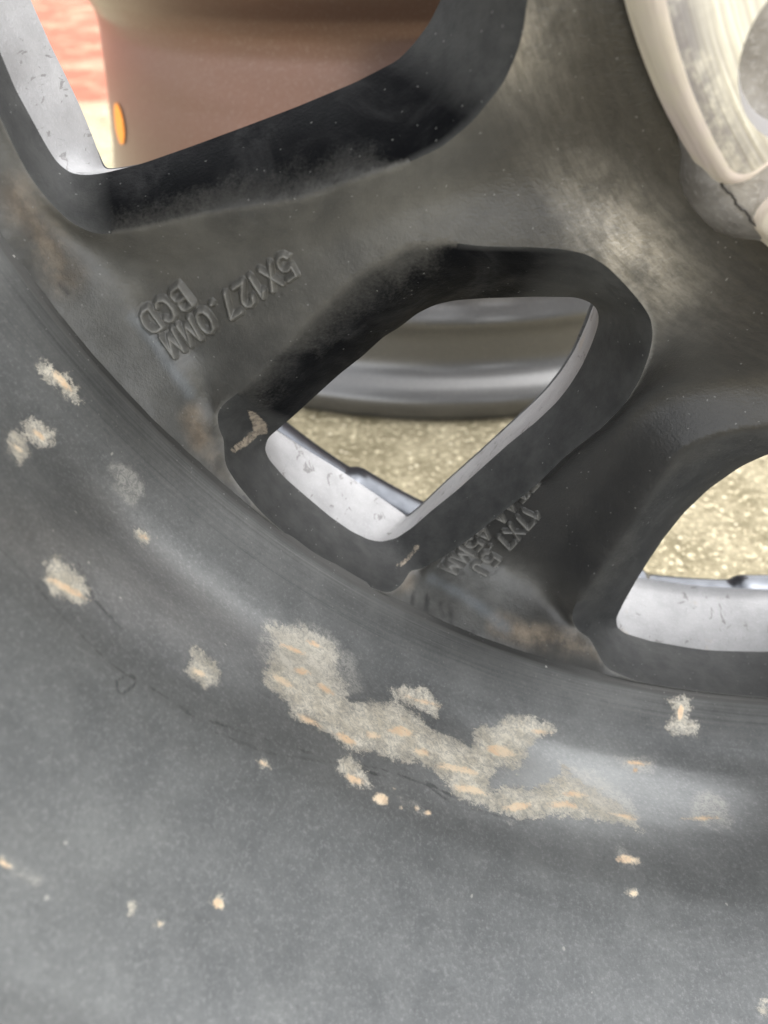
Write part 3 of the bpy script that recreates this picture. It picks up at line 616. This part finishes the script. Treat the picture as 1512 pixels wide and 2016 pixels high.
def pad_mesh(a0, a1, lug):
    rc = 3.0
    def rounded(r0, r1):
        aa = lambda r: math.degrees(rc / r)
        out = [polar_pt(t, r1) for t in np.linspace(a0 + aa(r1), a1 - aa(r1), 60)]
        out += [polar_pt(a1 - aa(r1) * (1 - math.sin(s)), r1 - rc * (1 - math.cos(s))) for s in np.linspace(.2, 1.57, 6)]
        out += [polar_pt(t, r0) for t in np.linspace(a1, a0, 30)]
        out += [polar_pt(a0 + aa(r1) * (1 - math.sin(s)), r1 - rc * (1 - math.cos(s))) for s in np.linspace(1.57, .2, 6)]
        return np.array(out)
    o = resample(np.vstack([rounded(40, 79.9), rounded(40, 79.9)[:1]]), 260)[:-1]; cl = polar_pt(lug, 63.5)
    hole = np.array([cl + 11.5 * np.array([math.cos(t), math.sin(t)]) for t in np.linspace(0, 2 * math.pi, 48, endpoint=False)])
    gx, gy = np.meshgrid(np.arange(-84, 84, 1.6), np.arange(-84, 84, 1.6)); G = np.stack([gx.ravel(), gy.ravel()], 1)
    G = G[inside(G, o) & ~inside(G, hole)]; G = G[np.minimum(seg_dist(G, o, True), seg_dist(G, hole, True)) > 1]
    pts = np.vstack([o, hole, G]); no, nh = len(o), len(hole)
    ed = [(i, (i + 1) % no) for i in range(no)] + [(no + i, no + (i + 1) % nh) for i in range(nh)]
    vv, _, tri, *_ = delaunay_2d_cdt([Vector(p) for p in pts.tolist()], ed, [], 0, 1e-5)
    vv = np.array([(v.x, v.y) for v in vv]); tri = np.array([t for t in tri if len(t) == 3]); cc = vv[tri].mean(1); tri = tri[inside(cc, o) & ~inside(cc, hole)]
    edge = 1 - sstep(1.0, 7, np.hypot(vv[:, 0], vv[:, 1]) * -1 + 80)
    top = mesh('mounting_pad', np.c_[vv, np.full(len(vv), 10.)], tri.tolist(), {'edge': edge}); finish(top)
    nrm = o / np.linalg.norm(o, axis=1)[:, None]; cen = polar_pt((a0 + a1) / 2, 60); off = (o - cen) / np.linalg.norm(o - cen, axis=1)[:, None]
    rows = [np.c_[o, np.full(no, 10.)], np.c_[o + off * .7, np.full(no, 9.7)], np.c_[o + off * 1.5, np.full(no, 8.8)], np.c_[o + off * 2.6, np.full(no, 6.)], np.c_[o + off * 3.4, np.full(no, 3.)], np.c_[o + off * 4.0, np.full(no, 1.)]]
    side = mesh('pad_side', np.vstack(rows), grid_faces(len(rows), no, True)); finish(side)
    hr = [np.c_[hole, np.full(nh, 10.)], np.c_[cl + (hole - cl) * .86, np.full(nh, 5.)], np.c_[cl + (hole - cl) * .7, np.full(nh, 0.)], np.c_[cl + (hole - cl) * .68, np.full(nh, -30.)]]
    lugm = mesh('lug_hole', np.vstack(hr), grid_faces(len(hr), nh, True)); finish(lugm)
    return top, side, lugm
MLH = NT('turned_lug_seat').bsdf(Base_Color=(.78, .76, .76), Roughness=.4, Metallic=.2)
pt, ps, pl = pad_mesh(-202.0, -137.0, -143.3 - 0.0)
pads = []
for k in range(5):
    rot = (0, -math.radians(72 * k), 0)
    o = obj('mounting_pad', pt, MM, wheel); o.rotation_euler = rot; pads.append(o)
    for nm, me, mt in (('pad_side', ps, MP), ('lug_hole', pl, MLH)):
        c = obj(nm, me, mt); c.parent = o
# casting flash line on the bare boss between two pads
fl = np.array([(*polar_pt(a, 81.5 + .16 * math.sin(a * 2.3) + .06 * math.sin(a * 7)), 5.05) for a in np.linspace(-136.9, -128.6, 40)])
out_ = fl * np.array((1.002, 1.002, 1)); inn_ = fl * np.array((.9985, .9985, 1))
obj('casting_seam', mesh('casting_seam', np.vstack([inn_ - (0, 0, .5), inn_ + (0, 0, .12), fl + (0, 0, .28), out_ + (0, 0, .02), out_ - (0, 0, .8)]), grid_faces(5, 40)), mat_plain('dark_seam', (.05, .045, .04), .7), wheel)

# ------------------------------------------------------------------ second wheel lying behind, inboard flange down
w2 = bpy.data.objects.new('alloy_wheel', None); C.objects.link(w2); w2.location = (-.093, .418, -HUB)
w2['label'] = 'brownish silver alloy wheel lying flat on the concrete, orange dot on its barrel'; w2['category'] = 'wheel'; w2['group'] = 'bare alloy wheels'
MR = mat_rim_outside()
for o in list(wheel.children_recursive):
    if o.parent is not wheel or o.name.startswith('lettering'): continue
    me = coarse if o is sp0 else o.data
    c = bpy.data.objects.new(o.name.split('.')[0], me); C.objects.link(c); c.parent = w2
    c.rotation_mode = 'XYZ'
    c.matrix_local = Matrix.Translation((0, 0, .1522)) @ Matrix.Rotation(math.radians(90), 4, 'X') @ o.rotation_euler.to_matrix().to_4x4()
    if o is barrel: c.material_slots[0].link = 'OBJECT'; c.material_slots[0].material = MR
    for d in o.children:
        e = bpy.data.objects.new(d.name.split('.')[0], d.data); C.objects.link(e); e.parent = c; e.location = (0, 0, 0)

# round orange sticker on its barrel
def sticker():
    # height above ground .104, near the left silhouette
    h0, R0, rad = .112, .2078, .0098; az = math.radians(211.5); v = []; f = []
    n = 40; rings = 6
    for j in range(rings + 1):
        for i in range(n):
            t = 2 * math.pi * i / n; u = rad * j / rings * math.cos(t); w_ = rad * j / rings * math.sin(t)
            a = az + u / R0; hh = h0 + w_; zc = .1522 - hh
            rr = np.interp(zc * 1000, [20, 60, 97], [199.5, 204.5, 211.2]) / 1000 + .0006
            v.append((rr * math.cos(a), rr * math.sin(a), hh))
    f = grid_faces(rings + 1, n, True)
    return mesh('sticker', v, f, raw=True)
st = bpy.data.objects.new('sticker', sticker()); C.objects.link(st); st.parent = w2; st.data.materials.append(mat_plain('orange_sticker', (.95, .30, .005), .5)); st['label'] = 'round orange dot sticker'
